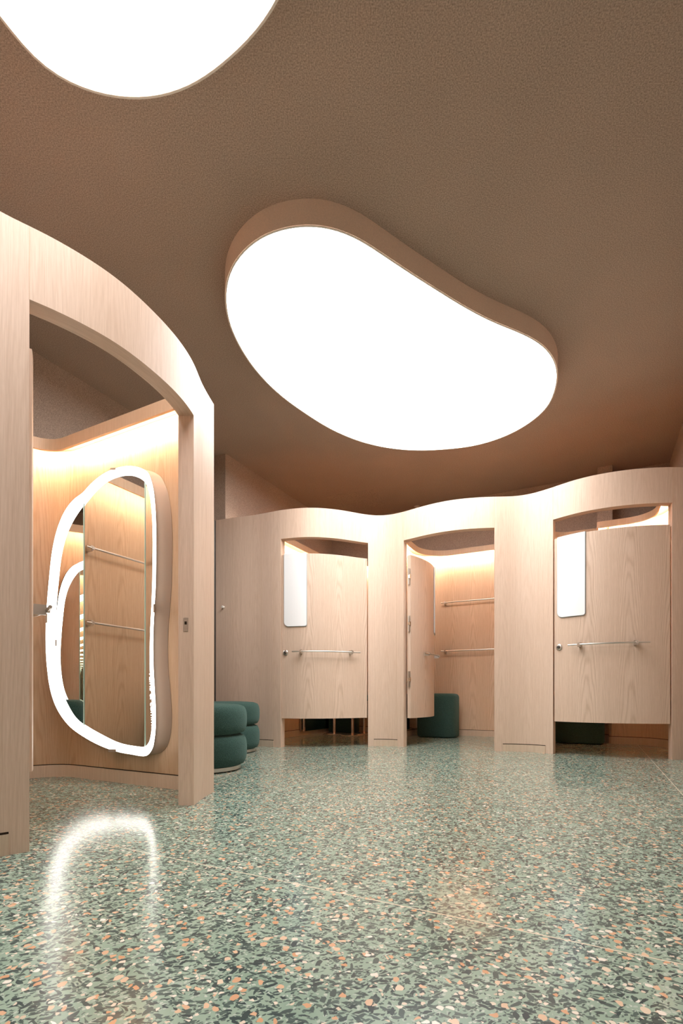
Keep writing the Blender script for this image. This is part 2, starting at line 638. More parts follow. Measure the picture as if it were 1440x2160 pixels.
# ------------------------------------------------------------------ wavy booth front
top_px = [(453, 1098), (490, 1092), (543.8, 1085.4), (591.7, 1075.8), (655.6, 1070.4), (719.5, 1075.8), (767.4, 1084.9),
          (805.8, 1088.2), (848.9, 1080.3), (894.8, 1066.6), (952.2, 1054.5), (1009.6, 1048.8), (1041, 1047.6),
          (1095.6, 1046.5), (1124.3, 1040.7), (1165.6, 1028), (1214.9, 1011), (1271.9, 998.4), (1328.8, 990),
          (1385.8, 985.9), (1440, 985.1)]
line = [at_z(x, y, ZR).to_2d() for x, y in top_px]
line = line + [DS(6.0, 0).__class__((2.735, 3.77))]
line = resample(smooth_line(resample(catmull(line, 10), .03), 14), .025)
LA = arclen(line)

def cut(px):
    """arc length where the front crosses an image column"""
    for i in range(1, len(line)):
        a_ = HX + F * line[i - 1].x / line[i - 1].y
        b_ = HX + F * line[i].x / line[i].y
        if a_ <= px <= b_:
            return LA[i - 1] + (LA[i] - LA[i - 1]) * (px - a_) / (b_ - a_)
    raise ValueError(px)

OPEN = [(cut(592), cut(776)), (cut(851), cut(1042.5)), (cut(1166), cut(1417))]
marks = [x for o in OPEN for x in o]
ss_ = sorted(set([round(x, 5) for x in LA if all(abs(x - mm) > .008 for mm in marks)] + [round(x, 5) for x in marks]))
front = [sample(line, LA, s) for s in ss_]
ax_d = Vector((SN, CS))
back = []
for p, q in zip(front, offset(front, 1.0)):
    nn_ = ((q - p) + ax_d).normalized()
    back.append(p + nn_ * .07)
def is_hole(c, r):
    mid = (ss_[c] + ss_[c + 1]) / 2
    return r == 0 and any(a_ < mid < b_ for a_, b_ in OPEN)
v, f, uv = ribbon(front, back, [0, ZRO, ZR], is_hole, ss_)
wall_front = tag(finish('wall_front', v, f, 'oak_veneer', None, uv, None, True, 35), kind='structure')

def front_part(a_, b_, off):
    n = max(3, int((b_ - a_) / .03))
    pts = [sample(line, LA, a_ + (b_ - a_) * i / n) for i in range(n + 1)]
    return offset(pts, off)

# inset baseboards with a dark strip painted as the gap's shade on the pillars
def pillar_base(k, px0, px1):
    a_, b_ = cut(px0), cut(px1)
    o = sheet('baseboard_pillar_%s' % k, front_part(a_, b_, -.0035), .0034, 0, .063, 'oak_baseboard')
    tag(o, kind='structure')
    sheet('gap_shade_strip', front_part(a_, b_, -.0015), .0014, .0635, .069, 'gap_black', o)
pillar_base('left', 500, 577)
pillar_base('middle', 788, 838)
pillar_base('right', 1060, 1150)

# slim dark joint lines where the veneer panels meet (jamb posts)
def joint(k, px, z0=0.0, z1=ZR):
    a_ = cut(px)
    tag(sheet('trim_%d' % k, front_part(a_ - .0008, a_ + .0008, -.0008), .0007, z0, z1, 'oak_edge'), kind='structure')
for k, (px, z0) in enumerate([(577, 0), (849.2, ZRO), (836, 0), (1042, ZRO), (1165.6, ZRO), (1418.5, ZRO), (490, 0), (551, 0)]):
    joint(k + 1, px, z0, ZR - .002)

# ------------------------------------------------------------------ doors
def frame_at(pts, a, s):
    p = sample(pts, a, s)
    e = .004
    t = (sample(pts, a, min(s + e, a[-1])) - sample(pts, a, max(s - e, 0))).normalized()
    return p, t, Vector((t.y, -t.x))     # normal to the room side (right of the line)

def v3(p, z): return Vector((p.x, p.y, z))

def door(name, path, free_at_start, z0, z1, ztop, label, sign=True, lock=True, hinges=False, bar=(.14, .80), zbar=.90, mat='oak_door', zs=None):
    """path: outer face plan line, room side on its right"""
    a = arclen(path)
    W = a[-1]
    lin = path
    def S(x):                     # x measured from the free edge
        return x if free_at_start else W - x
    v, f, uv = ribbon(path, offset(path, .038), [z0, z1])
    mid = sample(path, a, W / 2)
    d = finish(name, v, f, mat, None, uv, (mid.x, mid.y, z0), True, 35)
    tag(d, label, 'door', None, 'structure')
    if sign:
        zb, x0, x1 = zs
        for nm, mt, gx, o0, o1, zt, zl in (('sign_frame', 'grey_acrylic', 0, .0005, .006, ztop, zb), ('sign_panel', 'white_acrylic', .0045, .0065, .0115, ztop + .001, zb + .0045)):
            X0, X1 = x0 + gx, x1 - gx
            r0, r1 = .05 - gx, .02 - gx * .5
            xs = sorted(set([X0 + r0 * (1 - math.cos(t * math.pi / 16)) for t in range(9)] + [X0 + (X1 - X0) * t / 8 for t in range(2, 7)] + [X1 - r1 * (1 - math.cos(t * math.pi / 12)) for t in range(7)]))
            zz = []
            for x in xs:
                z = zl
                if x < X0 + r0: z = zl + r0 - math.sqrt(max(0, r0 ** 2 - (X0 + r0 - x) ** 2))
                if x > X1 - r1: z = zl + r1 - math.sqrt(max(0, r1 ** 2 - (x - X1 + r1) ** 2))
                zz.append(z)
            vv, ff = [], []
            for off_ in (o1, o0):
                for x, z in zip(xs, zz):
                    p, t, nn = frame_at(path, a, S(x))
                    q = p + nn * off_
                    vv += [v3(q, z), v3(q, zt)]
            n = len(xs)
            for i in range(n - 1):
                ff.append((2 * i, 2 * i + 2, 2 * i + 3, 2 * i + 1))
                k = 2 * n
                ff.append((k + 2 * i, k + 2 * i + 1, k + 2 * i + 3, k + 2 * i + 2))
                ff.append((2 * i, k + 2 * i, k + 2 * i + 2, 2 * i + 2))
                ff.append((2 * i + 1, 2 * i + 3, k + 2 * i + 3, k + 2 * i + 1))
            ff.append((0, 1, 2 * n + 1, 2 * n))
            e = 2 * n - 2
            ff.append((e, 2 * n + e, 2 * n + e + 1, e + 1))
            so = finish(nm, vv, ff, mt, d, None, None, False)
            if nm == 'sign_panel': so['label'] = 'blank white sign panel with rounded lower corners'
    # pull bar following the curve
    b0, b1 = bar[0] * W, bar[1] * W
    pts = []
    for i in range(15):
        p, t, nn = frame_at(path, a, S(b0 + (b1 - b0) * i / 14))
        pts.append(v3(p + nn * .051, zbar))
    bo = MB().tube(pts, .0065, 10).build('pull_bar', 'brushed_steel', d)
    bo['label'] = 'long brushed steel pull bar'
    for x in (b0 + .075, b1 - .085):
        p, t, nn = frame_at(path, a, S(x))
        mb = MB()
        mb.obox(v3(p + nn * .024, zbar), v3(t * .009, 0), v3(nn * .0235, 0), (0, 0, .018))
        mb.obox(v3(p + nn * .052, zbar), v3(t * .009, 0), v3(nn * .0075, 0), (0, 0, .0095))
        mb.build('bracket', 'brushed_steel', bo, False)
    if lock:
        p, t, nn = frame_at(path, a, S(.042))
        z = zbar - .006
        lo = MB().lathe(v3(p, z), [(.026, 0), (.026, .006), (.022, .010), (.013, .011)], 28, v3(nn, 0)).build('lock', 'brushed_steel', d)
        MB().lathe(v3(p + nn * .011, z), [(.011, 0), (.011, .010), (.009, .012)], 20, v3(nn, 0)).build('thumb_turn', 'dark_metal', lo)
    if hinges:
        p, t, nn = frame_at(path, a, S(W))
        inn = -nn
        edge = t if free_at_start else -t        # points out of the hinge edge
        hz = hinges
        for z in hz:
            mb = MB()
            c = p + inn * .012 + edge * .001
            for zz_, hh in ((z + .045, .03), (z - .045, .03)):
                mb.obox(v3(c, zz_), v3(inn * .008, 0), v3(edge * .0015, 0), (0, 0, hh))
            ho = mb.build('hinge', 'brushed_steel', d, False)
            mb = MB()
            for zz_, hh in ((z + .045, .03), (z - .045, .03)):
                mb.obox(v3(p + inn * .012 + edge * .015, zz_), v3(inn * .008, 0), v3(edge * .0015, 0), (0, 0, hh))
            mb.build('jamb_leaf', 'brushed_steel', ho, False)
            MB().obox(v3(p + inn * .010 + edge * .006, z), v3(inn * .011, 0), v3(edge * .007, 0), (0, 0, .019)).build('hinge_knuckle', 'polished_steel', ho, False)
    return d

DZ0, DZ1 = .275, 1.83
SGN = (1.135, .026, .252)
p1 = front_part(OPEN[0][0] + .004, OPEN[0][1] - .006, .010)
door('door_1', p1, True, DZ0, 1.817, 1.820, 'closed curved oak cubicle door nearest the two green poufs', zs=SGN, bar=(.145, .885))
p3 = front_part(OPEN[2][0] + .006, OPEN[2][1] - .008, .010)
door('door_3', p3, True, DZ0, 1.803, 1.806, 'closed curved oak cubicle door at the right end of the wavy front', zs=SGN, bar=(.16, .80))
# second door swings inwards about its left jamb
p2 = front_part(OPEN[1][0] + .052, OPEN[1][1] + .030, .040)
def swing(path, piv, deg):
    c_, s_ = math.cos(math.radians(deg)), math.sin(math.radians(deg))
    return [piv + Vector(((p - piv).x * c_ - (p - piv).y * s_, (p - piv).x * s_ + (p - piv).y * c_)) for p in path]
p2 = swing(p2, p2[0], 87)
door('door_2', p2, False, DZ0, DZ1, DZ1 + .004, 'open curved oak cubicle door swung inwards beside a green pouf', zs=SGN, bar=(.145, .80), lock=False, hinges=[1.625, 1.175, .645])

# ------------------------------------------------------------------ cubicle interiors behind the wavy front
ZC0, ZC1 = 2.172, 2.234
def shell(tagname, corners, r, thick, mat, z1=ZC1 - .002, side=1, base=True):
    path = resample(fillet([DS(d, s) for d, s in corners], r), .04)
    o = tag(sheet('wall_' + tagname, path, thick, 0, z1, mat, None, side), kind='structure')
    if base:
        b_ = tag(sheet('baseboard_' + tagname, offset(path, -side * .006), .0055, 0, .072, 'oak_baseboard', None, side), kind='structure')
        sheet('gap_shade_strip', offset(path, -side * .002), .0018, .0725, .077, 'gap_black', b_, side)  # dark colour stands in for the shade of a groove above the board
    return path

def cove(corners, r, side, z0, z1, label, wallpath, thick=.016, led='cove_led_cubicle'):
    """fascia on its own line, shelf back to the wall line, light strip between"""
    fp = resample(fillet([DS(d, s) for d, s in corners], r), .04)
    c = sum(fp, Vector((0, 0))) / len(fp)
    rt = root('cove_light', (c.x, c.y, z0), label, 'light', 'warm cove lights in the cubicles')
    sheet('fascia', fp, thick, z0, z1, 'oak_edge', rt, side)
    inner = offset(fp, side * thick)
    n = min(len(fp), 10000)
    # shelf: join fascia line to nearest wall points
    wa = arclen(wallpath)
    ia = arclen(inner)
    vv, ff = [], []
    m_ = 60
    A = [sample(inner, ia, ia[-1] * i / m_) for i in range(m_ + 1)]
    Bp = []
    for i in range(m_ + 1):
        best = min(wallpath, key=lambda q: (q - A[i]).length)
        Bp.append(best)
    Bp = [best.lerp(a_, .03) for best, a_ in zip(Bp, A)]
    for z in (z1 - .014, z1):
        for p in A: vv.append((p.x, p.y, z))
        for p in Bp: vv.append((p.x, p.y, z))
    k = m_ + 1
    for i in range(m_):
        ff.append((i, i + 1, k + i + 1, k + i))
        ff.append((2 * k + i, 3 * k + i, 3 * k + i + 1, 2 * k + i + 1))
        ff.append((i, 2 * k + i, 2 * k + i + 1, i + 1))
        ff.append((k + i, k + i + 1, 3 * k + i + 1, 3 * k + i))
    finish('shelf', vv, ff, 'oak_edge', rt)
    so = sheet('light_strip', offset(fp, side * (thick + .001)), .002, z0 + .008, z0 + .032, led, rt, side)
    so['label'] = 'glowing warm white strip'
    return rt

# cubicle 1
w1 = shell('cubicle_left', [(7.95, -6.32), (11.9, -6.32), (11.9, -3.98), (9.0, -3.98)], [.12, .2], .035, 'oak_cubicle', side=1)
cove([(8.0, -5.96), (11.65, -5.96), (11.65, -4.23), (9.1, -4.23)], [.2, .2], 1, ZC0, ZC1, 'warm cove strip above the closed cubicle beside the green poufs', w1)
# cubicle 2
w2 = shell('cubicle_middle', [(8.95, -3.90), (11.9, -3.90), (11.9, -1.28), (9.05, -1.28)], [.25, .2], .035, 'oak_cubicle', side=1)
cove([(9.05, -3.65), (11.65, -3.65), (11.65, -1.53), (9.2, -1.53)], [.34, .2], 1, ZC0, ZC1, 'warm cove strip around the top of the open cubicle with hanging rails', w2)
# cubicle 3
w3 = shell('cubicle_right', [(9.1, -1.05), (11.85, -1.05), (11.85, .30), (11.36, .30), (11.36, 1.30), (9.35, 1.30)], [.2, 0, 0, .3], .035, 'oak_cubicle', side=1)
c3 = cove([(9.25, -.8), (11.5, -.8), (11.5, .08), (11.10, .08), (11.10, 1.05), (9.5, 1.05)], [.2, .0, .0, .22], 1, ZC0, ZC1, 'warm cove strip above the rightmost closed cubicle', w3)
p = DS(11.25, .20)
MB().obox((p.x, p.y, 2.16), v3(DS(.04, 0), 0), v3(DS(0, .05), 0), (0, 0, .03)).build('mounting_block', 'brown_block', c3, False)

# ------------------------------------------------------------------ left booth front
ZL, ZLO = 1.99, 1.757
lp = [DS(-1.6, -3.2), DS(-.8, -3.05), DS(.1, -3.05), DS(.8, -3.2), DS(1.3, -3.30)]
lt = [(0, 449.6), (30, 462), (64, 476.5), (150, 523), (250, 589), (350, 684), (385, 727), (411, 770), (423.8, 806)]
lp += [at_z(x, y, ZL).to_2d() for x, y in lt]
lp += [DS(3.88, -3.46)]
lline = resample(smooth_line(resample(catmull(lp, 10), .03), 6), .022)
lA = arclen(lline)
def lcut(px):
    for i in range(1, len(lline)):
        a0 = HX + F * lline[i - 1].x / max(lline[i - 1].y, .01)
        b0 = HX + F * lline[i].x / max(lline[i].y, .01)
        if lline[i - 1].y > 1.2 and a0 <= px <= b0:
            return lA[i - 1] + (lA[i] - lA[i - 1]) * (px - a0) / (b0 - a0)
    raise ValueError(px)
LO = (lcut(62), lcut(408.5))
ls = sorted(set([round(x, 5) for x in lA if all(abs(x - mm) > .008 for mm in LO)] + [round(x, 5) for x in LO]))
lf = [sample(lline, lA, s) for s in ls]
v, f, uv = ribbon(lf, offset(lf, .07), [0, ZLO, ZL], lambda c, r: r == 0 and LO[0] < (ls[c] + ls[c + 1]) / 2 < LO[1], ls)
tag(finish('wall_booth', v, f, 'oak_veneer', None, uv, None, True, 35), kind='structure')
def lpart(a0, b0, off):
    n = max(3, int((b0 - a0) / .03))
    return offset([sample(lline, lA, a0 + (b0 - a0) * i / n) for i in range(n + 1)], off)
a0 = lcut(18)
o = tag(sheet('baseboard_booth', lpart(a0 - .35, a0, -.0035), .0034, 0, .066, 'oak_baseboard'), kind='structure')
sheet('gap_shade_strip', lpart(a0 - .35, a0, -.0015), .0014, .0665, .073, 'gap_black', o)  # shade of the slot put in as a dark strip, no real groove
tag(sheet('trim_9', lpart(LO[0] - .0008, LO[0] + .0008, -.0008), .0007, ZLO, ZL - .002, 'oak_edge'), kind='structure')

# interior of the left booth
CL0, CL1 = 1.925, 1.99
D_FAR, S_IN, D_NEAR = 3.80, -5.98, .12
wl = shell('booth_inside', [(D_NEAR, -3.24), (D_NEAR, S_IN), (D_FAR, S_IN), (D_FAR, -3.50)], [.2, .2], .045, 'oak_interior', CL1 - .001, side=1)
cove([(D_NEAR + .22, -3.26), (D_NEAR + .22, S_IN + .22), (D_FAR - .22, S_IN + .22), (D_FAR - .22, -3.50)], [.14, .14], 1, CL0, CL1, 'warm cove strip above the tall illuminated mirror in the left booth', wl, led='cove_led')

# strike plate in the far jamb of the left booth
pj = sample(lline, lA, LO[1])
tj = (sample(lline, lA, LO[1] + .01) - sample(lline, lA, LO[1] - .01)).normalized()
nj = Vector((-tj.y, tj.x))
c = pj + nj * .036 - tj * .0012
sp_ = MB().obox(v3(c, .815), v3(nj * .011, 0), v3(tj * .001, 0), (0, 0, .030)).build('strike_plate', 'brushed_steel', None, False)
tag(sp_, 'small steel latch strike plate set in the far jamb of the left booth', 'latch plate')
MB().obox(v3(c - tj * .001, .822), v3(nj * .005, 0), v3(tj * .0008, 0), (0, 0, .007)).build('latch_hole', 'gap_black', sp_, False)

# its door, swung inwards, seen edge-on past the near pillar
p4 = lpart(LO[0] + .010, LO[1] - .006, .030)
dirn = Vector((math.cos(math.radians(143)), math.sin(math.radians(143))))
chord = (p4[-1] - p4[0]).normalized()
ang = math.degrees(math.atan2(dirn.y, dirn.x) - math.atan2(chord.y, chord.x))
p4 = swing(p4, p4[0], ang)
door('door_4', p4, False, .25, 1.62, 1.62, 'curved oak door of the left booth swung inwards behind the near pillar', sign=False, lock=False, zbar=.805, bar=(.08, .86))

# ------------------------------------------------------------------ tri-fold mirror with a light ring
out_px = [(880, 75), (960, 86), (1018, 118), (1045, 180), (1062, 260), (1074, 400), (1078, 560), (1077, 740), (1074, 900),
          (1066, 1060), (1059, 1200), (1057, 1330), (1060, 1480), (1068, 1620), (1074, 1740), (1075, 1840), (1068, 1950),
          (1050, 2030), (1010, 2075), (900, 2065), (800, 2045), (690, 2005), (578, 1945), (480, 1872), (400, 1765),
          (352, 1640), (325, 1470), (315, 1270), (322, 1060), (338, 860), (362, 650), (398, 500), (448, 385), (505, 310),
          (572, 258), (625, 200), (700, 138), (780, 97)]
in_px = [(880, 135), (940, 148), (1000, 185), (1022, 235), (1036, 290), (1049, 420), (1054, 570), (1053, 740), (1050, 900),
         (1044, 1060), (1037, 1200), (1034, 1330), (1034, 1480), (1043, 1620), (1049, 1740), (1049, 1840), (1042, 1925),
         (1028, 1980), (1000, 2012), (905, 2008), (805, 1985), (700, 1935), (590, 1872), (522, 1818), (460, 1720),
         (412, 1600), (384, 1450), (372, 1270), (380, 1070), (396, 880), (418, 690), (450, 560), (496, 455), (540, 385),
         (590, 320), (650, 248), (720, 185), (800, 148)]
def crop_px(q): return Vector((q[0] / 3.27273, 960 + q[1] / 3.27273))
OUT = [crop_px(q) for q in out_px]
INN = [crop_px(q) for q in in_px]
OUT = catmull(OUT, 5, True)
INN = catmull(INN, 5, True)
PXL, PXR = 176.5, 305.5
D_MIR = 3.69
FL, FR = math.radians(28), math.radians(14)
sL = None
def ds_of(px, d):
    x, y = on_d(px, d)
    return (x / U) * CS - (y / U) * SN
SLH, SRH = ds_of(PXL, D_MIR), ds_of(PXR, D_MIR)
def to_mirror(q, lift=0.0):
    """image point -> (d, s, z) on the three folded leaves; lift towards the viewer"""
    px, py = q
    r = ray(px)
    vd, vs = r * SN + CS, r * CS - SN
    if px < PXL:
        nd, ns, hd, hs = -math.cos(FL), math.sin(FL), D_MIR, SLH
    elif px > PXR:
        nd, ns, hd, hs = -math.cos(FR), -math.sin(FR), D_MIR, SRH
    else:
        nd, ns, hd, hs = -1.0, 0.0, D_MIR, SLH
    t = (nd * hd + ns * hs + lift) / (vd * nd + vs * ns)
    return t * vd, t * vs, CAM + (HY - py) / F * t * U

def clip(poly, x, keep_left):
    o_ = []
    n = len(poly)
    for i in range(n):
        a_, b_ = poly[i], poly[(i + 1) % n]
        ia, ib = (a_.x <= x) == keep_left, (b_.x <= x) == keep_left
        if ia: o_.append(a_)
        if ia != ib:
            t = (x - a_.x) / (b_.x - a_.x)
            o_.append(a_.lerp(b_, t))
    return o_

def wide(q, k):
    c_ = Vector((218, 1295))
    return c_ + (q - c_) * k

def light_mirror(conv, label, dwall):
    """conv maps (d, s, z) of the traced mirror to world points"""
    def W(t): return conv(*t)
    base = W((D_FAR, (SLH + SRH) / 2, .56))
    rt = root('illuminated_mirror', base, label, 'mirror')
    eps = .002
    # body behind the glass
    outl = [wide(q, .992) for q in OUT]
    fr = [to_mirror(q, -.016) for q in outl]
    vv = [W(t) for t in fr] + [W((dwall, t[1] + .075 * max(0, (t[1] - SLH) / (SRH - SLH)), t[2])) for t in fr]
    n = len(fr)
    ff = [(i, (i + 1) % n, n + (i + 1) % n, n + i) for i in range(n)]
    bo = finish('mirror_body', vv, ff, 'mirror_back', rt, None, None, True, 60)
    # leaves
    for poly, (lo, hi) in ((clip(OUT, PXL - .25, True), 0), (clip(clip(OUT, PXL + .25, False), PXR - .25, True), 0), (clip(OUT, PXR + .25, False), 0)) if False else \
            [(clip(OUT, PXL - .25, True), (0, 0)), (clip(clip(OUT, PXL + .25, False), PXR - .25, True), (0, 0)), (clip(OUT, PXR + .25, False), (0, 0))]:
        n = len(poly)
        fr = [W(to_mirror(q, 0)) for q in poly]
        bk = [W(to_mirror(q, -.012)) for q in poly]
        ff = [tuple(range(n))]
        finish('mirror_leaf', fr, ff, 'mirror_glass', rt)
    # bright glass edges along the two folds
    for pxe in (PXL, PXR):
        ys = sorted(q.y for q in clip(clip(OUT, pxe + 1.5, True), pxe - 1.5, False))
        y0, y1 = ys[0] + 8, ys[-1] - 8
        a_, b_ = Vector(W(to_mirror((pxe, y0), .004))), Vector(W(to_mirror((pxe, y1), .004)))
        MB().tube([a_, b_], .0022, 6).build('glass_edge', 'glass_edge', rt)
    # light ring
    n = len(OUT)
    v = [W(to_mirror(q, .012)) for q in OUT] + [W(to_mirror(q, .012)) for q in INN] + [W(to_mirror(q, .001)) for q in OUT] + [W(to_mirror(q, .001)) for q in INN]
    f = []
    for i in range(n):
        j = (i + 1) % n
        f += [(i, j, n + j, n + i), (i, j, 2 * n + j, 2 * n + i), (n + i, n + j, 3 * n + j, 3 * n + i)]
    lr = finish('light_ring', v, f, 'ring_led', rt)
    lr['label'] = 'glowing white light ring'
    # small clips on the rim
    for (cx, cy, hx, hy) in ((238, 989, 6, 2.2), (236.5, 1583.5, 8, 3), (97.8, 1304, 2.2, 10), (324.6, 1283, 1.6, 9)):
        pts = [(cx - hx, cy - hy), (cx + hx, cy - hy), (cx + hx, cy + hy), (cx - hx, cy + hy)]
        v = [W(to_mirror(q, .022)) for q in pts] + [W(to_mirror(q, -.03)) for q in pts]
        finish('clip', v, [(0, 1, 2, 3), (4, 5, 6, 7), (0, 1, 5, 4), (1, 2, 6, 5), (2, 3, 7, 6), (3, 0, 4, 7)], 'mirror_back', rt)
    return rt

def conv_far(d, s, z):
    p = DS(d, s)
    return (p.x, p.y, z)
def conv_near(d, s, z):
    p = DS(D_NEAR + (D_FAR - d), s)
    return (p.x, p.y, z)
M1 = light_mirror(conv_far, 'tall rounded tri-fold mirror with glowing rim on the far wall of the left booth', D_FAR - .004)
M2 = light_mirror(conv_near, 'second light-rimmed mirror, seen as the smaller glowing arc inside the tall mirror', D_FAR - .004)

# etched slogan running down the right leaf
def slogan():
    cu = bpy.data.curves.new('slogan', 'FONT')
    cu.body = 'rains & commons'
    cu.size = 1.0
    cu.align_x = 'LEFT'
    tmp = bpy.data.objects.new('slogan_tmp', cu)
    COL.objects.link(tmp)
    bpy.context.view_layer.update()
    dg = bpy.context.evaluated_depsgraph_get()
    me = bpy.data.meshes.new_from_object(tmp.evaluated_get(dg))
    bpy.data.objects.remove(tmp, do_unlink=True)
    xs = [v.co.x for v in me.vertices]
    w_ = max(xs) - min(xs)
    vv = []
    for v in me.vertices:
        t = (v.co.x - min(xs)) / w_
        py = 1421 + t * 138
        px = 314.5 + 6.3 * t - .6 * math.sin(t * 3.1) + v.co.y * 9.0
        q = to_mirror((px, py), .003)
        vv.append(conv_far(*q))
    ff = [tuple(p.vertices) for p in me.polygons]
    o_ = finish('slogan', vv, ff, 'ring_led', M1)
    o_['label'] = 'vertical line of small glowing letters'
slogan()

# ------------------------------------------------------------------ ceiling lamps
def lamp(outline, label):
    pts = resample(smooth_line(catmull(outline, 10, True), 0), .04, True)
    for _ in range(4):
        n = len(pts)
        pts = [(pts[i - 1] + 2 * pts[i] + pts[(i + 1) % n]) / 4 for i in range(n)]
    n = len(pts)
    c = sum(pts, Vector((0, 0))) / n
    rt = root('ceiling_light', (c.x, c.y, ZLAMP), label, 'ceiling light', 'bean shaped ceiling lights')
    closed = pts
    # outward normals
    area = sum(pts[i].x * pts[(i + 1) % n].y - pts[(i + 1) % n].x * pts[i].y for i in range(n))
    sg = 1 if area > 0 else -1
    def off(d):
        o_ = []
        for i in range(n):
            t = (pts[(i + 1) % n] - pts[i - 1]).normalized()
            o_.append(pts[i] + Vector((t.y, -t.x)) * d * sg)
        return o_
    o1, o2 = off(.010), off(.0)
    v = [v3(p, CEIL + .002) for p in o1] + [v3(p, ZLAMP + .004) for p in o1] + [v3(p, ZLAMP + .004) for p in o2]
    f = []
    for i in range(n):
        j = (i + 1) % n
        f += [(i, j, n + j, n + i), (n + i, n + j, 2 * n + j, 2 * n + i)]
    finish('housing', v, f, 'lamp_plaster', rt, None, None, True, 50)
    v = [v3(p, ZLAMP + .0035) for p in off(.008)] + [v3(p, ZLAMP) for p in off(.008)] + [v3(p, ZLAMP) for p in off(.0005)]
    finish('rim', v, f, 'white_plastic', rt, None, None, True, 50)
    o3 = off(-.0002)
    dv = [v3(p, ZLAMP + .001) for p in o3]
    d_ = finish('diffuser', dv, [tuple(range(n))], 'lamp_diffuser', rt)
    d_['label'] = 'glowing white diffuser'
    return rt

ZLAMP = 2.77
l2 = [(660, 478), (600, 484), (550, 503), (510, 537), (485, 578), (477, 630), (486, 685), (510, 737), (545, 787), (590, 832),
      (640, 869), (700, 906), (760, 931), (820, 945), (880, 950), (940, 947.5), (1000, 940), (1060, 922), (1110, 896),
      (1150, 862), (1168, 826), (1173, 782), (1158, 746), (1130, 721), (1090, 701), (1040, 681), (980, 650), (920, 613),
      (860, 575), (800, 535), (755, 506), (710, 487)]
lamp([at_z(x, y, ZLAMP).to_2d() for x, y in l2], 'bean shaped white ceiling light shown whole in the middle of the ceiling')
l1 = [(0, 30), (50, 100), (100, 147), (160, 180), (230, 201), (300, 206), (350, 198), (400, 180), (450, 148), (500, 105), (545, 58), (583, 0)]
pl = [at_z(x, y, ZLAMP).to_2d() for x, y in l1]
pl += [Vector(q) * U for q in [(-.22, 2.9), (-.02, 2.35), (.05, 1.6), (-.25, .9), (-1.0, .55), (-1.9, .8), (-2.5, 1.5), (-2.62, 2.5)]]
lamp(pl, 'white ceiling light cut off by the top left corner of the photo')

# ------------------------------------------------------------------ poufs
def pouf(d, label, x, y, R=.288, H=.44):
    rt = root('round_pouf', (x, y, 0), label, 'pouf', 'double ring poufs by the mirror wall')
    def roll(z0, z1, cap):
        pr = []
        rin = R - .052
        for i in range(17):
            t = i / 16
            e = (1 - abs(2 * t - 1) ** 2.6) ** (1 / 2.6)
            pr.append((rin + (R - rin) * e, z0 + (z1 - z0) * t))
        if cap:
            pr += [(R - .09, z1 + .004), (R * .45, z1 + .008), (.01, z1 + .009)]
        return pr
    MB().lathe((x, y, 0), roll(.028, .238, False), 64).build('lower_cushion', 'green_boucle', rt)
    MB().lathe((x, y, 0), roll(.238, H - .008, True), 64).build('upper_cushion', 'green_boucle', rt)
    b_ = MB().lathe((x, y, 0), [(R - .045, .006), (R - .040, .006), (R - .040, .030), (R - .06, .032)], 64).build('base_ring', 'brushed_steel', rt)
    b_['label'] = 'pale metal base ring'
    mb = MB()
    for k in range(4):
        q = math.pi / 4 + k * math.pi / 2
        MB().lathe((x + math.cos(q) * (R - .07), y + math.sin(q) * (R - .07), 0), [(.012, 0), (.012, .008)], 12).build('foot', 'gap_black', rt)
    return rt
pouf(0, 'green two-tier round pouf just right of the left booth, nearer of the two', -.93, 3.30)
pouf(1, 'green two-tier round pouf half behind the nearer one, by the booth front', -1.01, 4.30)

def tub(label, d, s, hw, hd, H):
    """upholstered stool with a rounded-rectangle plan"""
    c = DS(d, s)
    rt = root('upholstered_stool', (c.x, c.y, 0), label, 'stool')
    ex, ey = DS(0, 1) / U, DS(1, 0) / U
    def ring(k, z, m_=56):
        o_ = []
        for i in range(m_):
            q = 2 * math.pi * i / m_
            a_, b_ = math.cos(q), math.sin(q)
            e = 2 / 3.4
            x = hw * math.copysign(abs(a_) ** e, a_)
            y = hd * math.copysign(abs(b_) ** e, b_)
            r = math.hypot(x, y)
            g_ = (r + k) / r
            p = c + ex * x * g_ + ey * y * g_
            o_.append((p.x, p.y, z))
        return o_
    prof = [(-.03, .004), (-.008, .010), (0, .028), (0, H * .5), (0, H - .045), (-.006, H - .022), (-.020, H - .007), (-.04, H - .001), (-.09, H + .002), (-hd * .8, H + .003)]
    rs = [ring(k, z) for k, z in prof]
    m_ = 56
    v = [p for r in rs for p in r]
    f = []
    for i in range(len(rs) - 1):
        for k in range(m_):
            f.append((i * m_ + k, i * m_ + (k + 1) % m_, (i + 1) * m_ + (k + 1) % m_, (i + 1) * m_ + k))
    f.append(tuple(range(m_)))
    f.append(tuple((len(rs) - 1) * m_ + k for k in range(m_)))
    finish('upholstery', v, f, 'green_boucle', rt, None, None, True, 60)
    v, f = [], []
    sheet_pts = ring(-.05, .0)
    finish('glide_base', [(p[0], p[1], 0) for p in sheet_pts] + [(p[0], p[1], .006) for p in sheet_pts],
           [tuple(range(m_)), tuple(range(m_, 2 * m_))] + [(i, (i + 1) % m_, m_ + (i + 1) % m_, m_ + i) for i in range(m_)], 'gap_black', rt)
    return rt
tub('green upholstered stool in the open middle cubicle below the hanging rails', 11.35, -3.25, .235, .17, .51)
tub('green upholstered stool showing under the rightmost closed door', 11.28, -.25, .235, .17, .48)
tub('dark green upholstered stool in the back corner under the left closed door', 11.58, -5.86, .20, .13, .47)
tub('green upholstered stool seen reflected low in the tall illuminated mirror', 1.72, -5.55, .18, .235, .46)

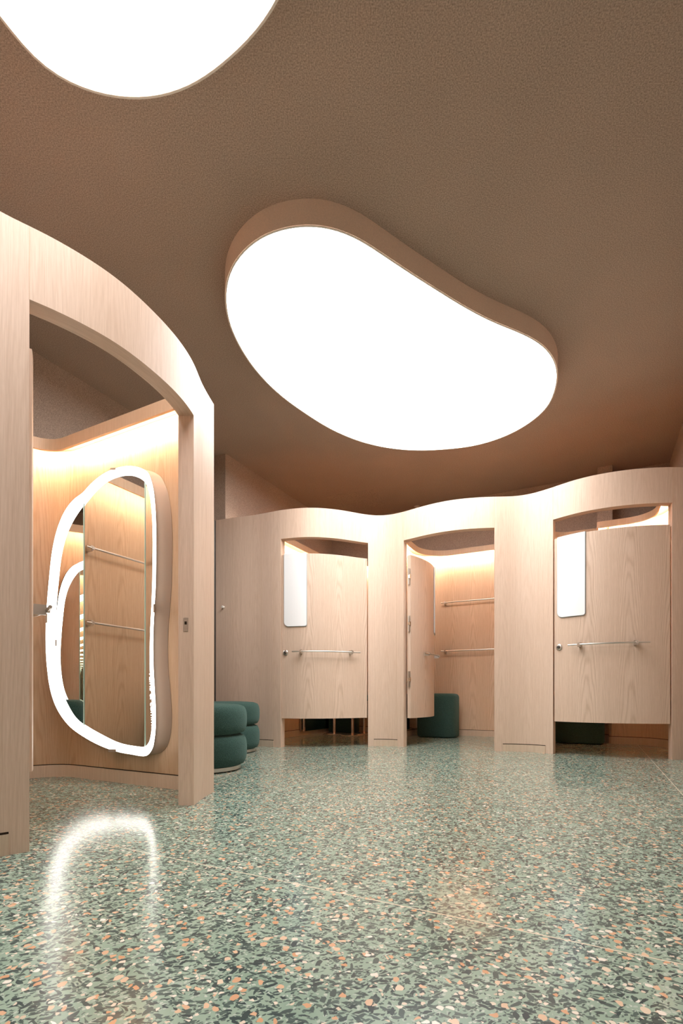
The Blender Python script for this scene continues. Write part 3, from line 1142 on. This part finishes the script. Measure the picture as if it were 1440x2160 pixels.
# pedestal stools behind the first door
def pedestal(label, x, y):
    rt = root('pedestal_stool', (x, y, 0), label, 'bar stool', 'pedestal stools behind the left closed door')
    MB().lathe((x, y, 0), [(.140, 0), (.145, .002), (.145, .006), (.139, .010), (.09, .016), (.04, .022), (.020, .030)], 56).build('base_plate', 'satin_steel', rt)
    MB().lathe((x, y, 0), [(.0185, .02), (.0185, .42)], 24).build('column', 'satin_steel', rt)
    MB().lathe((x, y, 0), [(.08, .418), (.122, .424), (.13, .44), (.13, .47), (.122, .487), (.08, .492), (.01, .493)], 40).build('seat', 'green_boucle', rt)
    return rt
pedestal('steel pedestal stool under the left door, middle of the three and nearest', .135, 6.00)
pedestal('steel pedestal stool under the left door, leftmost of the three', -.090, 6.22)
pedestal('steel pedestal stool under the left door, rightmost beside the jamb', .292, 6.27)

# ------------------------------------------------------------------ hanging rails
def rail(label, d, s0, s1, z, group, along='s'):
    """rail on a wall; d is the wall line, the rail stands off towards the room"""
    if along == 's':
        P0, P1, nn = DS(d, s0), DS(d, s1), -DS(1, 0) / U
    else:
        P0, P1, nn = DS(s0, d), DS(s1, d), DS(0, 1) / U
    t = (P1 - P0).normalized()
    mid = (P0 + P1) / 2
    rt = root('hanging_rail', (mid.x, mid.y, z), label, 'rail', group)
    MB().tube([v3(P0 + nn * .06, z), v3(P1 + nn * .06, z)], .0075, 12).build('bar', 'brushed_steel', rt)
    for q in (P0 + t * .045, P1 - t * .045):
        mb = MB()
        mb.obox(v3(q + nn * .028, z), v3(t * .009, 0), v3(nn * .027, 0), (0, 0, .018))
        mb.obox(v3(q + nn * .061, z), v3(t * .009, 0), v3(nn * .008, 0), (0, 0, .0095))
        mb.build('bracket', 'brushed_steel', rt, False)
    return rt
rail('upper steel hanging rail on the back wall of the open cubicle', 11.9, -3.3, -1.50, 1.62, 'rails in the open cubicle')
rail('lower steel hanging rail on the back wall of the open cubicle', 11.9, -3.3, -1.50, 1.03, 'rails in the open cubicle')
rail('upper steel hanging rail reflected in the illuminated mirror', S_IN, 3.22, 1.3, 1.465, 'rails in the left booth', 'd')
rail('lower steel hanging rail reflected in the illuminated mirror', S_IN, 3.22, 1.3, .972, 'rails in the left booth', 'd')

# ------------------------------------------------------------------ wall mirrors
def wall_mirror(label, d0, d1, s, z0, z1, edge='dark_metal', ew=.012, deep=0):
    a_, b_ = DS(d0, s), DS(d1, s)
    nn = DS(0, 1) / U
    t = (b_ - a_).normalized()
    mid = (a_ + b_) / 2
    rt = root('wall_mirror', (mid.x, mid.y, z0), label, 'mirror')
    zc, zh = (z0 + z1) / 2, (z1 - z0) / 2
    MB().obox(v3(mid + nn * .010, zc), v3((b_ - a_) / 2, 0), v3(nn * .004, 0), (0, 0, zh)).build('mirror_pane', 'mirror_glass', rt, False)
    if deep:
        MB().obox(v3(mid + nn * (.005 - deep / 2), zc), v3((b_ - a_) / 2, 0), v3(nn * deep / 2, 0), (0, 0, zh)).build('backing_panel', 'oak_edge', rt, False)
    for q in (a_, b_):
        MB().obox(v3(q + nn * .010, zc), v3(t * ew / 2, 0), v3(nn * .008, 0), (0, 0, zh)).build('edge_trim', edge, rt, False)
    return rt
wall_mirror('full height mirror on the left wall beside the two green poufs', 4.1, 7.55, -6.73, .004, ZR - .004, deep=.105)
wall_mirror('mirror on the inner left wall of the cubicle behind the left closed door', 10.1, 11.7, -6.31, .05, 2.0, 'brushed_steel', .006)
wall_mirror('mirror on the inner left wall of the open cubicle', 10.4, 11.6, -3.89, .09, 2.0, 'brushed_steel', .006)

# small fittings
def button_hook(px, py, label):
    a_ = cut(px)
    pts = front_part(a_ - .01, a_ + .01, 0)
    p, t, nn = frame_at(pts, arclen(pts), .01)
    Y = p.y
    z = CAM + (HY - py) / F * Y
    h = MB().lathe(v3(p, z), [(.010, 0), (.010, .003), (.007, .018), (.013, .024), (.011, .030), (.002, .031)], 20, v3(nn, 0)).build('wall_hook', 'white_plastic', None)
    tag(h, label, 'hook')
    MB().lathe(v3(p, z), [(.014, 0), (.014, .0025)], 20, v3(nn, 0)).build('back_plate', 'brushed_steel', h)
button_hook(472, 1281, 'small pale round wall hook beside the full height mirror')

# sprinkler and access panel in the ceiling
p = at_z(879, 1068, CEIL)
sp = MB().lathe((p.x, p.y, CEIL), [(.035, 0), (.035, -.004), (.012, -.008), (.010, -.028), (.022, -.032), (.022, -.034), (.002, -.036)], 24).build('sprinkler', 'white_plastic', None)
tag(sp, 'small ceiling sprinkler above the wavy wood front', 'sprinkler')
pa = [at_z(687, 1047, CEIL).to_2d(), at_z(786, 1033, CEIL).to_2d(), at_z(818, 1065, CEIL).to_2d()]
q4 = pa[0] + pa[2] - pa[1]
hatch = [pa[0], pa[1], pa[2], q4]
tag(slab('trim_10', hatch, CEIL - .003, CEIL - .0002, 'ceiling_plaster'), kind='structure')
